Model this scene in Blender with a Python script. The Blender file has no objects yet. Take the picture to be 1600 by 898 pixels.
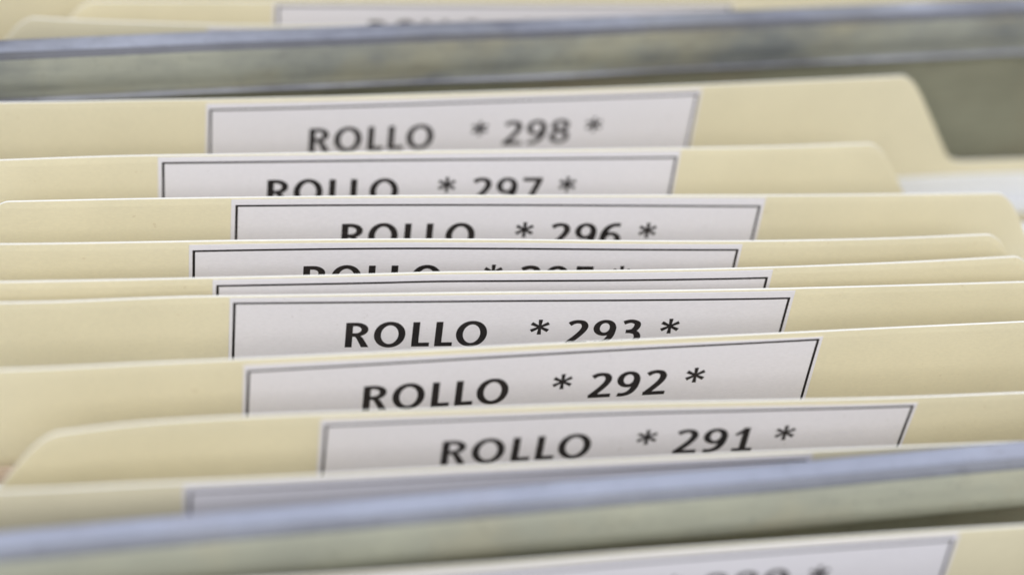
import bpy, bmesh, math, random
from math import sin, cos, tan, radians, pi, exp, sqrt
from mathutils import Vector, Matrix
from mathutils.geometry import delaunay_2d_cdt

random.seed(7)
S = 0.001                 # everything below is measured in millimetres
LIFT = 245.0              # height of the label tops above the drawer floor
scene = bpy.context.scene
col = scene.collection


def W(x, y, z):
    return Vector((x * S, y * S, (z + LIFT) * S))


# ------------------------------------------------------------------ camera
cam = bpy.data.cameras.new('camera')
cam_ob = bpy.data.objects.new('camera', cam)
col.objects.link(cam_ob)
RT = Vector((0.98185267, -0.16053923, 0.10095786))
UP = Vector((0.02104608, 0.62130175, 0.78328871))
FW = Vector((0.18847386, 0.76694934, -0.6134055))
m = Matrix((RT, UP, -FW)).transposed().to_4x4()
m.translation = W(-53.3488, -230.0015, 185.9841)
cam_ob.matrix_world = m
cam.sensor_width = 36.0
cam.lens = 3123.45 / 1600 * 36.0
cam.clip_start, cam.clip_end = 0.01, 50
cam.dof.use_dof = True
cam.dof.focus_distance = 0.3065
cam.dof.aperture_fstop = 0.0703 / 0.0105
cam.dof.aperture_blades = 0
scene.camera = cam_ob

# ------------------------------------------------------------------ light
world = bpy.data.worlds.new('World')
scene.world = world
world.use_nodes = True
bg = world.node_tree.nodes['Background']
bg.inputs['Strength'].default_value = 0.66
# plain room: pale walls and ceiling, darker floor
_t = world.node_tree.nodes.new('ShaderNodeTexCoord')
_s = world.node_tree.nodes.new('ShaderNodeSeparateXYZ')
_r = world.node_tree.nodes.new('ShaderNodeValToRGB')
_m = world.node_tree.nodes.new('ShaderNodeMapRange')
_m.inputs['From Min'].default_value = -1
world.node_tree.links.new(_t.outputs['Generated'], _s.inputs[0])
world.node_tree.links.new(_s.outputs['Z'], _m.inputs['Value'])
world.node_tree.links.new(_m.outputs[0], _r.inputs['Fac'])
world.node_tree.links.new(_r.outputs['Color'], bg.inputs['Color'])
_e = _r.color_ramp.elements
_e[0].position, _e[0].color = 0.40, (0.25, 0.24, 0.22, 1)
_e[1].position, _e[1].color = 0.56, (0.94, 0.965, 1.0, 1)


def area(name, loc, target, sx, sy, power, colr):
    l = bpy.data.lights.new(name, 'AREA')
    l.shape = 'RECTANGLE'
    l.size, l.size_y = sx, sy
    l.energy = power
    l.color = colr
    o = bpy.data.objects.new(name, l)
    col.objects.link(o)
    o.location = loc
    d = Vector(target) - Vector(loc)
    o.rotation_euler = d.to_track_quat('-Z', 'Y').to_euler()
    return o


area('ceiling_lamp', (-0.15, -1.28, 1.62), (0, 0, 0.24), 2.2, 1.4, 28.5, (1.0, 0.985, 0.97))
area('window_light', (0.25, 1.75, 1.65), (0, 0, 0.24), 2.2, 1.5, 4.6, (0.82, 0.87, 1.0))

scene.view_settings.view_transform = 'Standard'
scene.view_settings.look = 'None'
scene.view_settings.exposure = 0.07
scene.view_settings.gamma = 1.0
scene.cycles.use_denoising = True
scene.cycles.max_bounces = 10
scene.cycles.diffuse_bounces = 6


# ------------------------------------------------------------------ materials
def new_mat(name):
    mt = bpy.data.materials.new(name)
    mt.use_nodes = True
    nt = mt.node_tree
    b = nt.nodes['Principled BSDF']
    return mt, nt, b


def node(nt, t, **kw):
    n = nt.nodes.new(t)
    for k, v in kw.items():
        setattr(n, k, v)
    return n


def noise(nt, vec, scale, detail=3, rough=0.55):
    n = node(nt, 'ShaderNodeTexNoise')
    n.inputs['Scale'].default_value = scale
    n.inputs['Detail'].default_value = detail
    n.inputs['Roughness'].default_value = rough
    nt.links.new(vec, n.inputs['Vector'])
    return n.outputs['Fac']


def ramp(nt, fac, stops):
    r = node(nt, 'ShaderNodeValToRGB')
    e = r.color_ramp.elements
    while len(e) < len(stops):
        e.new(0.5)
    for i, (p, c) in enumerate(stops):
        e[i].position = p
        e[i].color = (*c, 1)
    nt.links.new(fac, r.inputs['Fac'])
    return r.outputs['Color']


def mixc(nt, fac, a, b, mode='MIX'):
    n = node(nt, 'ShaderNodeMix', data_type='RGBA', blend_type=mode)
    if isinstance(fac, float):
        n.inputs[0].default_value = fac
    else:
        nt.links.new(fac, n.inputs[0])
    for i, v in ((6, a), (7, b)):
        if isinstance(v, tuple):
            n.inputs[i].default_value = (*v, 1)
        else:
            nt.links.new(v, n.inputs[i])
    return n.outputs[2]


def coords(nt, scale=(1, 1, 1)):
    g = node(nt, 'ShaderNodeTexCoord')
    mp = node(nt, 'ShaderNodeMapping')
    mp.inputs['Scale'].default_value = scale
    oi = node(nt, 'ShaderNodeObjectInfo')
    ml = node(nt, 'ShaderNodeMath', operation='MULTIPLY')
    ml.inputs[1].default_value = 0.9
    nt.links.new(oi.outputs['Random'], ml.inputs[0])
    cb = node(nt, 'ShaderNodeCombineXYZ')
    for k in range(3):
        nt.links.new(ml.outputs[0], cb.inputs[k])
    nt.links.new(cb.outputs[0], mp.inputs['Location'])
    nt.links.new(g.outputs['Object'], mp.inputs['Vector'])
    return mp.outputs['Vector'], oi.outputs['Random']


def bump(nt, b, fac, dist, strength=1.0):
    n = node(nt, 'ShaderNodeBump')
    n.inputs['Strength'].default_value = strength
    n.inputs['Distance'].default_value = dist
    nt.links.new(fac, n.inputs['Height'])
    nt.links.new(n.outputs[0], b.inputs['Normal'])


def paper_mat(name, base, mottle, fleck, fleck_amt, rough=0.75):
    mt, nt, b = new_mat(name)
    v, rnd = coords(nt)
    big = noise(nt, v, 45, 3)
    c = ramp(nt, big, [(0.32, tuple(x * (1 - mottle) for x in base)), (0.68, base)])
    v2, _ = coords(nt, (1, 1, 2.4))
    fib = noise(nt, v2, 1300, 2, 0.6)
    c = mixc(nt, 0.5, c, ramp(nt, fib, [(0.3, (0.89,) * 3), (0.7, (1.0,) * 3)]), 'MULTIPLY')
    sp = noise(nt, v, 900, 1, 0.4)
    mask = ramp(nt, sp, [(0.76, (0, 0, 0)), (0.80, (fleck_amt * 0.6,) * 3)])
    c = mixc(nt, mask, c, fleck)
    nt.links.new(c, b.inputs['Base Color'])
    b.inputs['Roughness'].default_value = rough
    b.inputs['Specular IOR Level'].default_value = 0.28
    bump(nt, b, fib, 0.00002, 0.5)
    return mt


M_MANILA = paper_mat('manila_card', (0.82, 0.758, 0.560), 0.07, (0.45, 0.33, 0.17), 0.35)
M_EDGE = paper_mat('manila_cut_edge', (0.92, 0.912, 0.87), 0.05, (0.6, 0.5, 0.35), 0.3, 0.85)
M_LABEL = paper_mat('label_paper', (0.815, 0.80, 0.868), 0.02, (0.35, 0.33, 0.33), 0.3, 0.6)
M_SHEET = paper_mat('white_sheet_paper', (0.87, 0.885, 0.92), 0.02, (0.6, 0.6, 0.6), 0.2)
M_BUFF = paper_mat('buff_sheet_paper', (0.74, 0.60, 0.48), 0.05, (0.5, 0.36, 0.25), 0.3)

# toner: black with worn pin-prick gaps
mt, nt, b = new_mat('black_toner')
v, _ = coords(nt)
n1 = noise(nt, v, 2600, 2, 0.7)
n2 = noise(nt, v, 150, 2)
c = ramp(nt, n2, [(0.3, (0.012, 0.010, 0.012)), (0.7, (0.026, 0.021, 0.022))])
c = mixc(nt, ramp(nt, n1, [(0.72, (0, 0, 0)), (0.78, (0.5,) * 3)]), c, (0.3, 0.28, 0.28))
nt.links.new(c, b.inputs['Base Color'])
b.inputs['Roughness'].default_value = 0.55
b.inputs['Specular IOR Level'].default_value = 0.3
M_INK = mt


def metal_mat(name, light, dark, stain, metallic, r0, r1):
    mt, nt, b = new_mat(name)
    v, _ = coords(nt, (0.55, 1, 1))
    big = noise(nt, v, 60, 5, 0.6)
    c = ramp(nt, big, [(0.30, dark), (0.62, light)])
    v2, _ = coords(nt, (1, 1, 1))
    st = noise(nt, v2, 36, 4, 0.6)
    c = mixc(nt, ramp(nt, st, [(0.48, (0, 0, 0)), (0.66, (0.75,) * 3)]), c, stain)
    gr = noise(nt, v2, 700, 3, 0.7)
    c = mixc(nt, ramp(nt, gr, [(0.60, (0, 0, 0)), (0.74, (0.38,) * 3)]), c, (0.10, 0.10, 0.10))
    v3, _ = coords(nt, (0.12, 1, 1))
    sc = noise(nt, v3, 900, 3, 0.6)
    c = mixc(nt, 0.35, c, ramp(nt, sc, [(0.35, (0.72,) * 3), (0.7, (1.0,) * 3)]), 'MULTIPLY')
    nt.links.new(c, b.inputs['Base Color'])
    b.inputs['Metallic'].default_value = metallic
    rr = node(nt, 'ShaderNodeMapRange')
    rr.inputs['To Min'].default_value = r0
    rr.inputs['To Max'].default_value = r1
    nt.links.new(big, rr.inputs['Value'])
    nt.links.new(rr.outputs[0], b.inputs['Roughness'])
    bump(nt, b, sc, 0.00003, 0.4)
    return mt


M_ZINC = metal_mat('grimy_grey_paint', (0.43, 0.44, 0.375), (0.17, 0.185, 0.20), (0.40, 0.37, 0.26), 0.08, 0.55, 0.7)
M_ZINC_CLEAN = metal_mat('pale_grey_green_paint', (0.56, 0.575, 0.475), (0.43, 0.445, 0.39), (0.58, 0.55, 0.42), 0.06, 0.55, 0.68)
M_SHEEN = metal_mat('zinc_blue_sheen', (0.53, 0.56, 0.68), (0.40, 0.42, 0.52), (0.47, 0.47, 0.55), 0.9, 0.34, 0.5)  # zinc flange, the bluish reflection on its top put into the colour
M_WORN = metal_mat('worn_dull_zinc', (0.50, 0.52, 0.61), (0.17, 0.175, 0.22), (0.36, 0.37, 0.40), 0.85, 0.36, 0.55)  # blotchy worn zinc, some of the bluish top reflection mixed into its colour
M_BEND = metal_mat('blue_grey_bend_reflection', (0.27, 0.285, 0.34), (0.18, 0.19, 0.23), (0.23, 0.235, 0.26), 0.3, 0.6, 0.75)  # bend darkened in colour for the dim surroundings it mirrors
M_BEND_DARK = metal_mat('dark_bend_reflection', (0.17, 0.175, 0.205), (0.09, 0.095, 0.115), (0.15, 0.145, 0.14), 0.2, 0.6, 0.75)  # dark line mirrored along the rear bend, painted as colour
M_OLIVE = metal_mat('olive_painted_steel', (0.335, 0.335, 0.25), (0.24, 0.24, 0.18), (0.32, 0.28, 0.20), 0.1, 0.45, 0.6)


# ------------------------------------------------------------------ scene helpers
def empty(name, loc, label, cat, group=None):
    o = bpy.data.objects.new(name, None)
    col.objects.link(o)
    o.empty_display_size = 0.01
    o.location = loc
    o['label'], o['category'] = label, cat
    if group:
        o['group'] = group
    return o


def link(name, bm, mats, parent=None, smooth=False):
    me = bpy.data.meshes.new(name)
    bm.to_mesh(me)
    bm.free()
    for k in (mats if isinstance(mats, (list, tuple)) else [mats]):
        me.materials.append(k)
    if smooth:
        for p in me.polygons:
            p.use_smooth = True
    o = bpy.data.objects.new(name, me)
    col.objects.link(o)
    if parent is not None:
        o.parent = parent
        p, off = parent, Vector((0, 0, 0))
        while p is not None:
            off += p.location
            p = p.parent
        me.transform(Matrix.Translation(-off))
    return o


def pchip(kn):
    xs = [p[0] for p in kn]
    ys = [p[1] for p in kn]
    ys = [ys[0]] + [0.2 * ys[i - 1] + 0.6 * ys[i] + 0.2 * ys[i + 1] for i in range(1, len(ys) - 1)] + [ys[-1]]
    n = len(xs)
    d = [(ys[i + 1] - ys[i]) / (xs[i + 1] - xs[i]) for i in range(n - 1)]
    mm = [d[0]] + [(d[i - 1] + d[i]) / 2 for i in range(1, n - 1)] + [d[-1]]

    def f(x):
        if x <= xs[0]:
            return ys[0] + mm[0] * 40 * (1 - exp((x - xs[0]) / 40)) * -1
        if x >= xs[-1]:
            return ys[-1] + mm[-1] * 40 * (1 - exp(-(x - xs[-1]) / 40))
        i = 0
        while x > xs[i + 1]:
            i += 1
        h = xs[i + 1] - xs[i]
        t = (x - xs[i]) / h
        return ((2 * t ** 3 - 3 * t * t + 1) * ys[i] + (t ** 3 - 2 * t * t + t) * h * mm[i]
                + (-2 * t ** 3 + 3 * t * t) * ys[i + 1] + (t ** 3 - t * t) * h * mm[i + 1])
    return f


# ------------------------------------------------------------------ lettering (own outlines, mm)
def ell(cx, cy, rx, ry, a0=0, a1=360, n=40):
    return [(cx + rx * cos(radians(a0 + (a1 - a0) * i / n)), cy + ry * sin(radians(a0 + (a1 - a0) * i / n))) for i in range(n + 1)]


def cat(pts, n=8):
    P = [pts[0]] + list(pts) + [pts[-1]]
    out = []
    for i in range(1, len(P) - 2):
        for j in range(n):
            t = j / n
            out.append(tuple(0.5 * (2 * P[i][k] + (P[i + 1][k] - P[i - 1][k]) * t
                                    + (2 * P[i - 1][k] - 5 * P[i][k] + 4 * P[i + 1][k] - P[i + 2][k]) * t * t
                                    + (3 * P[i][k] - P[i - 1][k] - 3 * P[i + 1][k] + P[i + 2][k]) * t ** 3) for k in (0, 1)))
    out.append(tuple(pts[-1]))
    return out


PA, PB = 0.53, 0.365      # half widths of the upright and level strokes


def stroke(path, a=PA, b=PB, closed=False):
    n = len(path)
    L, R = [], []
    for i in range(n):
        if closed:
            p0, p1 = path[(i - 1) % (n - 1)], path[(i + 1) % (n - 1)]
        else:
            p0, p1 = path[max(i - 1, 0)], path[min(i + 1, n - 1)]
        tx, ty = p1[0] - p0[0], p1[1] - p0[1]
        l = sqrt(tx * tx + ty * ty) or 1
        nx, ny = -ty / l, tx / l
        h = sqrt((a * nx) ** 2 + (b * ny) ** 2)
        L.append((path[i][0] + nx * h, path[i][1] + ny * h))
        R.append((path[i][0] - nx * h, path[i][1] - ny * h))
    return [[R[i], R[i + 1], L[i + 1], L[i]] for i in range(n - 1)]


def rect(x0, y0, x1, y1):
    return [[(x0, y0), (x1, y0), (x1, y1), (x0, y1)]]


def g_R():
    bowl = [(0.5, 4.70), (1.4, 4.70)] + ell(1.45, 3.62, 1.42, 1.08, 88, -88, 22) + [(1.4, 2.54), (0.5, 2.54)]
    leg = [[(1.2, 2.6), (1.95, 2.66), (2.62, 1.95), (1.72, 1.75)], [(1.72, 1.75), (2.62, 1.95), (3.62, 0), (2.48, 0)]]
    return rect(0, 0, 1.06, 5.05) + stroke(bowl) + leg


def g_O():
    return stroke(ell(2.39, 2.525, 1.86, 2.29, 0, 360, 56), 0.53, 0.37, True)


def g_L():
    return rect(0, 0, 1.06, 5.05) + rect(0, 0, 2.72, 0.80)


def g_star():
    out = []
    for k in range(6):
        a = radians(90 + 60 * k)
        d, q = (cos(a), sin(a)), (-sin(a), cos(a))
        ln = 1.55
        out.append([(-d[0] * 0.1 - q[0] * 0.19, -d[1] * 0.1 - q[1] * 0.19), (d[0] * ln - q[0] * 0.33, d[1] * ln - q[1] * 0.33),
                    (d[0] * ln + q[0] * 0.33, d[1] * ln + q[1] * 0.33), (-d[0] * 0.1 + q[0] * 0.19, -d[1] * 0.1 + q[1] * 0.19)])
    return out


def g_9():
    tail = cat([(3.04, 3.75), (3.06, 3.0), (2.86, 1.85), (2.3, 0.88), (1.5, 0.42), (0.85, 0.34), (0.38, 0.43)])
    return stroke(ell(1.77, 3.50, 1.27, 1.33, 0, 360, 40), 0.50, 0.335, True) + stroke(tail)


def g_6():
    return [[(3.56 - x, 5.17 - y) for x, y in q] for q in g_9()]


def g_2():
    arc = cat([(0.42, 4.30), (0.95, 4.66), (1.65, 4.82), (2.45, 4.62), (2.85, 3.92), (2.70, 3.15), (2.15, 2.25), (1.30, 1.22), (0.62, 0.50)])
    return stroke(arc, 0.53, 0.36) + rect(0.10, 0, 3.55, 0.74) + [[(0.1, 0.0), (1.2, 0.0), (1.2, 0.9), (0.1, 0.62)]]


def g_8():
    return stroke(ell(1.78, 3.82, 1.13, 1.0, 0, 360, 36), 0.5, 0.33, True) + stroke(ell(1.78, 1.45, 1.30, 1.12, 0, 360, 40), 0.5, 0.34, True)


def g_7():
    return rect(0.18, 4.36, 3.50, 5.12) + [[(0.85, 0), (1.92, 0), (3.50, 4.4), (2.42, 4.4)]]


def g_5():
    bowl = cat([(0.60, 2.76), (1.3, 2.96), (2.2, 2.82), (2.86, 2.15), (2.82, 1.2), (2.2, 0.5), (1.35, 0.33), (0.40, 0.47)])
    return rect(0.55, 4.38, 3.25, 5.12) + rect(0.55, 2.55, 1.32, 5.12) + stroke(bowl)


def g_3():
    a = cat([(0.45, 4.50), (1.1, 4.77), (1.75, 4.81), (2.50, 4.45), (2.62, 3.75), (2.2, 3.0), (1.6, 2.74), (0.95, 2.70)])
    b_ = cat([(0.95, 2.70), (1.8, 2.66), (2.55, 2.35), (2.92, 1.55), (2.6, 0.78), (1.8, 0.37), (1.1, 0.36), (0.38, 0.55)])
    return stroke(a) + stroke(b_)


def g_1():
    return rect(0.42, 0, 3.42, 0.72) + rect(1.45, 0, 2.46, 5.12) + [[(0.30, 3.70), (0.78, 3.42), (2.0, 4.25), (1.75, 5.12)]]


def g_0():
    return stroke(ell(1.78, 2.57, 1.27, 2.23, 0, 360, 44), 0.5, 0.35, True)


def g_4():
    return rect(2.05, 0, 3.02, 5.1) + rect(0.05, 1.12, 3.60, 1.84) + [[(0.05, 1.2), (0.95, 1.2), (3.0, 5.1), (1.95, 5.1)]]


GL = {'R': g_R, 'O': g_O, 'L': g_L, '*': g_star, '0': g_0, '1': g_1, '2': g_2, '3': g_3, '4': g_4, '5': g_5,
      '6': g_6, '7': g_7, '8': g_8, '9': g_9}
CACHE = {}


def glyph_tris(ch):
    if ch not in CACHE:
        V, Fc = [], []
        for q in GL[ch]():
            ar = sum(q[i][0] * q[(i + 1) % 4][1] - q[(i + 1) % 4][0] * q[i][1] for i in range(4))
            if abs(ar) < 1e-7:
                continue
            if ar < 0:
                q = q[::-1]
            base = len(V)
            V += [Vector(p) for p in q]
            Fc.append([base, base + 1, base + 2, base + 3])
        r = delaunay_2d_cdt(V, [], Fc, 1, 1e-5)
        CACHE[ch] = ([(v.x, v.y) for v in r[0]], [tuple(f) for f, og in zip(r[2], r[5]) if len(og)])
    return CACHE[ch]




def text_layout(num):
    out = [('R', 16.70, 0), ('O', 21.00, 0), ('L', 26.82, 0), ('L', 30.35, 0), ('O', 33.53, 0), ('*', 46.38, 3.76)]
    out += [(c_, 50.58 + 4.24 * i, 0) for i, c_ in enumerate(num)]
    return out + [('*', 66.90, 3.70)]


LW, LH = 85.0, 13.2       # printed box on the label
TAB_H = 20.2
TH = 0.54                  # folder card thickness
END = [(0, 0), (1.1, -0.22), (2.9, -1.5), (4.9, -4.0), (8.3, -9.3), (12.6, -16.2), (13.9, -18.2), (15.0, -19.4), (16.4, -20.0), (18.0, -20.2)]


def densify(e, n=5):
    return cat(e, n)


def arc_x(t0, t1, step):
    n = max(1, int(round((t1 - t0) / step)))
    return [t0 + (t1 - t0) * i / n for i in range(n + 1)]


FOLDERS = {}


def make_folder(num, mtop, slope, kn, x_tab, lab, label, leaf_gap=1.4, text=(4.25, 0.0)):
    Y0 = pchip(kn)
    LL = 30.0
    rnd = random.Random(int(num) * 13)

    def Y(x, d):
        l = slope * LL * (1 - exp(-d / LL)) if d > 0 else slope * d
        return Y0(x) + l

    xl, xr = x_tab
    base = W(0.5 * (xl + xr), Y(0.5 * (xl + xr), 235), -235)
    root = empty('manila_folder', base, label, 'file folder', 'manila folders standing in the card drawer')

    # ---- back leaf with the raised tab
    prof = []                                            # (x, z of the top edge)
    left = [(xl - dx, mtop + dz) for dx, dz in densify(END)][::-1]
    right = [(xr + dx, mtop + dz) for dx, dz in densify(END)]
    xs = arc_x(xl, xr, 2.0)
    w1, w2, p1 = rnd.uniform(0.03, 0.06), rnd.uniform(0.015, 0.03), rnd.uniform(0, 6)
    mid = [(x, mtop + (w1 * sin(x * 0.043 + p1) + w2 * sin(x * 0.131 + 2 * p1)) * min(1, (x - xl) / 20, (xr - x) / 20)) for x in xs]
    prof = [(xl - 70, mtop - TAB_H)] + [(xl - 44, mtop - TAB_H)] + left[:-1] + mid + right[1:] + [(xr + 44, mtop - TAB_H), (xr + 70, mtop - TAB_H)]
    bm = bmesh.new()
    rows = 14
    F, B = [], []
    for x, zt in prof:
        cf, cb = [], []
        for r in range(rows + 1):
            t = r / rows
            t = t * t
            z = zt + (-235 - zt) * t
            y = Y(x, -z)
            r_in = 0.10 if r == 0 else 0
            cf.append(bm.verts.new(W(x, y + r_in * 0.8, z)))
            cb.append(bm.verts.new(W(x, y + TH - r_in * 0.8, z)))
        # rounded lip: a step slightly below the top edge
        F.append(cf)
        B.append(cb)
    for i in range(len(prof) - 1):
        for r in range(rows):
            bm.faces.new((F[i][r + 1], F[i + 1][r + 1], F[i + 1][r], F[i][r]))
            bm.faces.new((B[i][r], B[i + 1][r], B[i + 1][r + 1], B[i][r + 1]))
        bm.faces.new((F[i][0], F[i + 1][0], B[i + 1][0], B[i][0])).material_index = 1
        bm.faces.new((F[i + 1][rows], F[i][rows], B[i][rows], B[i + 1][rows])).material_index = 1
    for i in (0, -1):
        for r in range(rows):
            q = (F[i][r], B[i][r], B[i][r + 1], F[i][r + 1])
            bm.faces.new(q if i == 0 else q[::-1]).material_index = 1
    bmesh.ops.recalc_face_normals(bm, faces=bm.faces)
    link('back_leaf', bm, [M_MANILA, M_EDGE], root)

    # ---- front leaf: plain edge, lower than the shoulder of the back leaf
    bm = bmesh.new()
    F, B = [], []
    zt0 = mtop - TAB_H - 4.5
    for x in arc_x(xl - 69.5, xr + 69.5, 6):
        cf, cb = [], []
        for r in range(9):
            z = zt0 + (-234.5 - zt0) * (r / 8) ** 1.5
            y = Y(x, -z) - leaf_gap * (1 if r < 8 else 0.5)
            cf.append(bm.verts.new(W(x, y - TH / 2, z)))
            cb.append(bm.verts.new(W(x, y, z)))
        F.append(cf)
        B.append(cb)
    for i in range(len(F) - 1):
        for r in range(8):
            bm.faces.new((F[i][r + 1], F[i + 1][r + 1], F[i + 1][r], F[i][r]))
            bm.faces.new((B[i][r], B[i + 1][r], B[i + 1][r + 1], B[i][r + 1]))
        bm.faces.new((F[i][0], F[i + 1][0], B[i + 1][0], B[i][0])).material_index = 1
    bmesh.ops.recalc_face_normals(bm, faces=bm.faces)
    link('front_leaf', bm, [M_MANILA, M_EDGE], root)

    FOLDERS[num] = Y
    if lab is None:
        return root
    # ---- label sticker, its printed frame and its lettering
    x0, a, b = lab
    ca, sb = cos(radians(a)) * cos(radians(b)), sin(radians(b))
    top_m = min(mtop - 0.22, 1.15 + rnd.uniform(0, 0.1))

    def at(s, t, off):
        x, d = x0 + s * ca, t - s * sb
        return W(x, Y(x, d) - off, -d)

    ml, mr = 0.78 + rnd.uniform(-.08, .08), 0.72 + rnd.uniform(-.08, .08)
    bm = bmesh.new()
    ss = arc_x(-ml, LW + mr, 1.5)
    dt = [None, 0.35, 2.5, 6.0, 10.0, LH + 0.8]
    G = []
    for s in ss:
        tt = [-(top_m) + (s * sb)] + dt[1:]
        rr = [bm.verts.new(at(s, tt[0], 0.0))]
        rr += [bm.verts.new(at(s, t, 0.11)) for t in tt]
        rr += [bm.verts.new(at(s, tt[-1], 0.0))]
        G.append(rr)
    for i in range(len(G) - 1):
        for r in range(len(G[0]) - 1):
            bm.faces.new((G[i][r + 1], G[i + 1][r + 1], G[i + 1][r], G[i][r]))
    for i in (0, -1):
        fc = G[i]
        bm.faces.new(fc if i == 0 else fc[::-1])
    bmesh.ops.recalc_face_normals(bm, faces=bm.faces)
    st = link('label', bm, M_LABEL, root)

    bm = bmesh.new()
    lw = 0.40

    def strip(s0, t0, s1, t1):
        ns = max(1, int(abs(s1 - s0) / 1.5))
        ntt = max(1, int(abs(t1 - t0) / 1.5))
        vv = [[bm.verts.new(at(s0 + (s1 - s0) * i / ns, t0 + (t1 - t0) * j / ntt, 0.135)) for j in range(ntt + 1)] for i in range(ns + 1)]
        for i in range(ns):
            for j in range(ntt):
                bm.faces.new((vv[i][j + 1], vv[i + 1][j + 1], vv[i + 1][j], vv[i][j]))
    h = lw / 2
    strip(-h, -h * .9, LW + h, h * .9)
    strip(-h, LH - h, LW + h, LH + h)
    strip(-h, h * .9, h, LH - h)
    strip(LW - h, h * .9, LW + h, LH - h)
    link('printed_frame', bm, M_INK, st)

    if text:
        base, tilt = text[0] + 5.05, text[1]
        bm = bmesh.new()
        for ch, gx, gy in text_layout(num):
            V, T = glyph_tris(ch)
            vs = [bm.verts.new(at(gx + x, base + tilt * (gx + x - 17) - gy - y, 0.135)) for x, y in V]
            for f in T:
                try:
                    bm.faces.new([vs[k] for k in f])
                except ValueError:
                    pass
        bm.normal_update()
        for f in bm.faces:
            if f.normal.y > 0:
                f.normal_flip()
        link('lettering', bm, M_INK, st)
    return root


# ------------------------------------------------------------------ drawer
def box(bm, x0, y0, z0, x1, y1, z1):
    vs = [bm.verts.new(W(x, y, z)) for x in (x0, x1) for y in (y0, y1) for z in (z0, z1)]
    for f in ((0, 1, 3, 2), (4, 6, 7, 5), (0, 4, 5, 1), (2, 3, 7, 6), (0, 2, 6, 4), (1, 5, 7, 3)):
        bm.faces.new([vs[i] for i in f])


drawer = empty('card_drawer', W(0, 20, -245), 'metal drawer holding the rows of manila folders upright', 'drawer')
bm = bmesh.new()
box(bm, -172, -150, -245, 172, 170, -236)
link('drawer_floor', bm, M_OLIVE, drawer)
bm = bmesh.new()
box(bm, -172, -69.5, -235.5, 172, -67.5, -2)
bmesh.ops.recalc_face_normals(bm, faces=bm.faces)
link('front_light_baffle', bm, M_OLIVE, drawer)  # unseen plate added to keep low light off the nearest folder
for sx in (-1, 1):
    bm = bmesh.new()
    box(bm, sx * 172.5, -150, -244, sx * 176, 170, -70)
    bmesh.ops.recalc_face_normals(bm, faces=bm.faces)
    link('side_wall', bm, M_OLIVE, drawer)


def make_divider(label, xa, xb, yfun, ztop, depth, face_h, lip, recess, metal):
    """cross wall: folded zinc channel along the top, painted panel below"""
    root = empty('metal_divider', W(0, yfun(0), -236), label, 'metal divider', 'metal dividers between the folder rows')
    # cross-section (y forward is negative), listed from the back edge over the top to the lip
    r = 1.35
    prof = [(depth, -9.0), (depth, -0.8), (depth - 0.25, -0.2), (depth - 0.8, 0)]
    prof += [(r, 0.0)]
    prof += [(r - r * sin(radians(q)), -r + r * cos(radians(q))) for q in (15, 30, 45, 60, 75, 90)]
    prof += [(0.0, -face_h * 0.35), (0.02, -face_h * (0.62 if lip else 0.7))]
    if lip:
        prof += [(1.9, -face_h + 1.1), (1.6, -face_h + 0.7), (1.4, -face_h + 0.3), (1.5, -face_h)]
    else:
        prof += [(0.0, -face_h + 0.3), (0.25, -face_h)]
    prof += [(2.1, -face_h - 0.1), (2.2, -face_h + 0.6)]
    # inner skin
    inner = [(2.5, -face_h + 1.4), (1.2, -face_h * 0.55), (1.2, -2.0), (depth - 0.9, -2.0), (depth - 0.9, -9.0)]
    ring = prof + inner
    bm = bmesh.new()
    xs = arc_x(xa, xb, 4.0)
    rn = random.Random(3 + int(ztop))
    ph = [rn.uniform(0, 6) for _ in range(4)]
    C = []
    for x in xs:
        wob = 0.10 * sin(x * 0.037 + ph[0]) + 0.05 * sin(x * 0.11 + ph[1])
        wz = 0.07 * sin(x * 0.05 + ph[2]) + 0.03 * sin(x * 0.16 + ph[3])
        C.append([bm.verts.new(W(x, yfun(x) + py + wob, ztop + pz + wz)) for py, pz in ring])
    n = len(ring)
    for i in range(len(xs) - 1):
        for k in range(n):
            f = bm.faces.new((C[i][k], C[i + 1][k], C[i + 1][(k + 1) % n], C[i][(k + 1) % n]))
            if k < 5 or lip and k in (13, 14):
                f.material_index = 1
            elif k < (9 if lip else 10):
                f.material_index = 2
    bm.faces.new(C[0])
    bm.faces.new(C[-1][::-1])
    bmesh.ops.recalc_face_normals(bm, faces=bm.faces)
    ob = link('folded_rail', bm, [metal, M_WORN if lip else M_SHEEN, M_BEND_DARK if lip else M_BEND], root, True)
    bm = bmesh.new()
    P = []
    for x in xs:
        y = yfun(x) + recess
        P.append([bm.verts.new(W(x, y, ztop - 3.0)), bm.verts.new(W(x, y, -236)), bm.verts.new(W(x, y + 0.8, -236)), bm.verts.new(W(x, y + 0.8, ztop - 3.0))])
    for i in range(len(xs) - 1):
        for k in range(4):
            bm.faces.new((P[i][k], P[i + 1][k], P[i + 1][(k + 1) % 4], P[i][(k + 1) % 4]))
    bm.faces.new(P[0])
    bm.faces.new(P[-1][::-1])
    bmesh.ops.recalc_face_normals(bm, faces=bm.faces)
    link('panel', bm, M_OLIVE, root)
    return root


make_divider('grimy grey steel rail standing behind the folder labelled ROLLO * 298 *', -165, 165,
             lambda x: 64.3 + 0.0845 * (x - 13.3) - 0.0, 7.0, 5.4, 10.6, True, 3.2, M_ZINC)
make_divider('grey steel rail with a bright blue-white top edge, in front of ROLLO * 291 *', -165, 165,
             lambda x: -47.3 + 0.0655 * (x - 12.5), 4.0, 4.6, 9.0, False, 3.6, M_ZINC_CLEAN)

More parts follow.
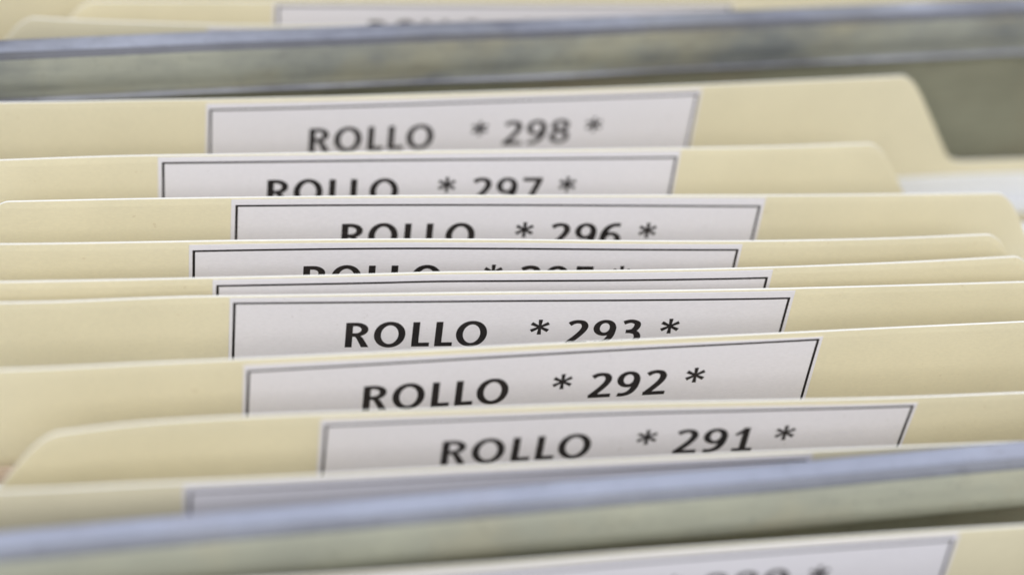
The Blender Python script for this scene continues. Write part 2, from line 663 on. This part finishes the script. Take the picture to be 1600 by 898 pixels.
# ------------------------------------------------------------------ folders
make_folder('301', 1.9, 0.0, [(-80, 95.5), (0, 95), (90, 96)], (-95, 140), None,
            'rearmost manila folder, its plain face showing at the top left corner of the photo')
make_folder('300', 0.6, 0.0108, [(-60, 85.2), (-29.6, 85.36), (17.4, 85.67), (59.3, 85.9), (100, 87)], (-58, 100), (-25.70, -0.119, 0.074),
            'blurred manila folder at the top, its white label cut off by the rear steel rail', text=(3.2, 0.0))
make_folder('299', 1.6, 0.0, [(-69.3, 77.98), (-63.3, 77.39), (-52.4, 76.4), (-41.4, 75.7), (-30.3, 75.4), (-23.6, 75.4), (20, 76.2), (60, 78.5), (100, 82)], (-68, 92), (-38, 2.0, 0),
            'manila folder right behind the rear steel rail, only its rounded upper left corner showing', 0.5)
make_folder('298', 1.9, 0.0576, [(-73.2, 50.82), (-63.0, 50.94), (-52.7, 51.26), (-31.8, 51.67), (-10.1, 52.57), (12.1, 53.86), (35.0, 54.92), (58.7, 56.5), (83.4, 58.45)], (-76, 84), (-39.29, 1.996, 0.153),
            'manila folder with the label ROLLO * 298 *', 10.5, text=(4.42, 0.0))
make_folder('297', 1.3, 0.0152, [(-72.7, 35.39), (-62.9, 35.86), (-52.9, 36.28), (-32.7, 36.43), (-11.9, 36.73), (9.4, 36.85), (31.2, 36.86), (53.6, 37.22), (71.0, 37.95)], (-88.5, 71.5), (-47.46, 0.636, -0.199),
            'manila folder with the label ROLLO * 297 *', 8.2, text=(3.62, 0.006))
make_folder('296', 1.4, 0.0353, [(-70.9, 24.19), (-62.8, 24.27), (-53.1, 24.38), (-33.4, 24.57), (-13.3, 24.44), (7.3, 24.18), (28.3, 23.7), (49.8, 23.11), (71.9, 22.97), (89.0, 22.98)], (-70.7, 89.3), (-36.44, -0.684, -0.383),
            'manila folder with the label ROLLO * 296 *', 7.2, text=(3.75, 0.0))
make_folder('295', 1.6, 0.0407, [(-71.9, 13.22), (-62.6, 13.08), (-53.2, 13.01), (-34.1, 13.13), (-14.6, 12.99), (5.3, 12.28), (25.6, 11.36), (46.3, 10.53), (67.9, 10.82), (83.0, 11.41)], (-76.5, 83.3), (-43.50, -1.575, 0.058),
            'manila folder with the half hidden label ROLLO * 295 *', 5.2, text=(3.36, 0.004))
make_folder('294', 1.3, 0.02, [(-71.6, 4.5), (-53.4, 4.46), (-34.7, 4.54), (-15.5, 4.6), (-8.2, 4.83), (4.1, 4.56), (24.1, 4.16), (44.7, 4.1), (66.0, 4.87), (85.5, 5.8)], (-74, 86), (-40.35, -0.155, -0.311),
            'manila folder just behind ROLLO * 293 *, only the top border of its label showing', 0.8)
make_folder('293', 1.2, 0.0745, [(-71.5, -0.11), (-62.5, -0.21), (-53.4, 0.21), (-44.2, 0.41), (-34.9, 0.31), (-16.0, -0.04), (3.3, -0.24), (23.1, -0.69), (43.3, -0.98), (64.2, -0.62), (85.7, -0.47)], (-76, 94), (-38.09, -0.487, -0.353),
            'manila folder with the sharp label ROLLO * 293 *', 9.0, text=(4.15, 0.0))
make_folder('292', 2.1, 0.0738, [(-70.8, -15.86), (-62.3, -15.73), (-53.6, -15.49), (-35.9, -14.98), (-17.7, -14.34), (1.0, -13.65), (20.3, -12.91), (40.0, -12.51), (60.4, -11.81), (81.3, -11.23)], (-80, 93), (-36.94, 1.296, 0.466),
            'manila folder with the label ROLLO * 292 *', 9.2, text=(4.35, 0.008))
make_folder('291', 2.2, 0.1261, [(-63.0, -28.93), (-53.8, -27.62), (-36.6, -26.82), (-19.1, -26.78), (-1.2, -26.81), (8.0, -26.71), (17.3, -26.68), (36.0, -27.16), (55.2, -27.66), (75.1, -27.31)], (-62.5, 98), (-27.04, -0.906, 0.421),
            'manila folder with the label ROLLO * 291 * and a rounded tab corner at its left', 8.2, text=(4.32, -0.0125))
make_folder('290', 1.6, 0.04, [(-70.1, -39.13), (-62.0, -39.17), (-53.9, -38.86), (-37.4, -38.77), (-20.4, -38.37), (-2.9, -38.02), (15.0, -37.72), (33.4, -37.42), (52.2, -37.3)], (-78, 82), (-46.0, 0.9, 0.1),
            'manila folder close behind the front steel rail, its label lettering hidden by the rail', 0.5)
make_folder('289', 1.6, 0.0, [(-75, -57.6), (-30.5, -56.69), (-18.3, -56.38), (-5.9, -56.06), (11.3, -54.99), (28.8, -54.51), (46.9, -53.9), (65.3, -53.6)], (-88, 72), (-29.8, 1.9, 0.0),
            'blurred manila folder in front of the front steel rail, lowest in the photo', text=(3.5, 0.0))


# ------------------------------------------------------------------ loose sheets inside two folders
def make_sheet(folder, dy, ztop, x0, x1, mat, label, half=0.12):
    Y = FOLDERS[folder]
    bm = bmesh.new()
    A = []
    for x in arc_x(x0, x1, 6):
        cc = []
        for r in range(8):
            z = ztop + (-230 - ztop) * (r / 7) ** 1.6
            y = Y(x, -z) + dy
            cc.append((bm.verts.new(W(x, y - half, z)), bm.verts.new(W(x, y + half, z))))
        A.append(cc)
    for i in range(len(A) - 1):
        for r in range(7):
            for s in (0, 1):
                bm.faces.new((A[i][r][s], A[i + 1][r][s], A[i + 1][r + 1][s], A[i][r + 1][s]))
        bm.faces.new((A[i][0][0], A[i + 1][0][0], A[i + 1][0][1], A[i][0][1]))
        bm.faces.new((A[i][7][0], A[i + 1][7][0], A[i + 1][7][1], A[i][7][1]))
    for i in (0, -1):
        for r in range(7):
            bm.faces.new((A[i][r][0], A[i][r + 1][0], A[i][r + 1][1], A[i][r][1]))
    bmesh.ops.recalc_face_normals(bm, faces=bm.faces)
    o = link('paper_sheet', bm, mat)
    o['label'], o['category'], o['group'] = label, 'paper sheet', 'paper sheets inside the folders'
    return o


make_sheet('298', -1.2, -20.6, -120, 135, M_SHEET, 'white sheet showing below the right end of the ROLLO * 298 * tab', 0.3)
make_sheet('298', -3.9, -25.6, -118, 137, M_SHEET, 'bluish white sheet right of the ROLLO * 297 * tab, nearest to it', 0.3)
make_sheet('292', -1.0, -16.0, -128, 128, M_BUFF, 'buff sheet edge at the far left just behind the ROLLO * 291 * tab corner')
make_sheet('292', -2.2, -18.2, -126, 130, M_SHEET, 'white sheet edge at the far left, in front of the buff sheet')


def make_bundle(folder, dy, w, ztop, label):  # unseen filler, added to bounce light up the folder faces
    """a stack of separate sheets standing in the folder, upper edges slightly uneven"""
    Y = FOLDERS[folder]
    rn = random.Random(int(folder))
    bm = bmesh.new()
    n = int(w / 0.5)
    hs = []
    for k in range(n):
        h = ztop - rn.uniform(0, 1.4)
        hs += [(k * 0.5, h - 0.5), (k * 0.5 + 0.12, h), (k * 0.5 + 0.38, h), (k * 0.5 + 0.49, h - 0.5)]
    A = []
    for x in arc_x(-122, 124, 6):
        y = Y(x, -ztop) - dy
        c = [bm.verts.new(W(x, y - q, z)) for q, z in hs]
        for z in (-60, -110, -170, -230):
            c.append(bm.verts.new(W(x, Y(x, -z) - dy - w, z)))
        for z in (-230, -170, -110, -60):
            c.append(bm.verts.new(W(x, Y(x, -z) - dy, z)))
        A.append(c)
    m_ = len(A[0])
    for i in range(len(A) - 1):
        for k in range(m_):
            bm.faces.new((A[i][k], A[i + 1][k], A[i + 1][(k + 1) % m_], A[i][(k + 1) % m_]))
    bm.faces.new(A[0])
    bm.faces.new(A[-1][::-1])
    bmesh.ops.recalc_face_normals(bm, faces=bm.faces)
    o = link('unseen_paper_bundle', bm, M_SHEET)
    o['label'], o['category'], o['group'] = label, 'paper bundle', 'unseen bundles of papers added inside the folders'
    return o


for fo, dy, w, zt in (('298', 4.6, 5.2, -28.5), ('297', 0.5, 7, -15.5), ('296', 0.5, 6, -15.5), ('295', 0.5, 4, -15.5),
                      ('293', 0.5, 7.8, -15.5), ('292', 3.2, 5.2, -18), ('291', 0.5, 7, -15)):
    make_bundle(fo, dy, w, zt, 'unseen bundle of white papers added inside the ROLLO * %s * folder' % fo)
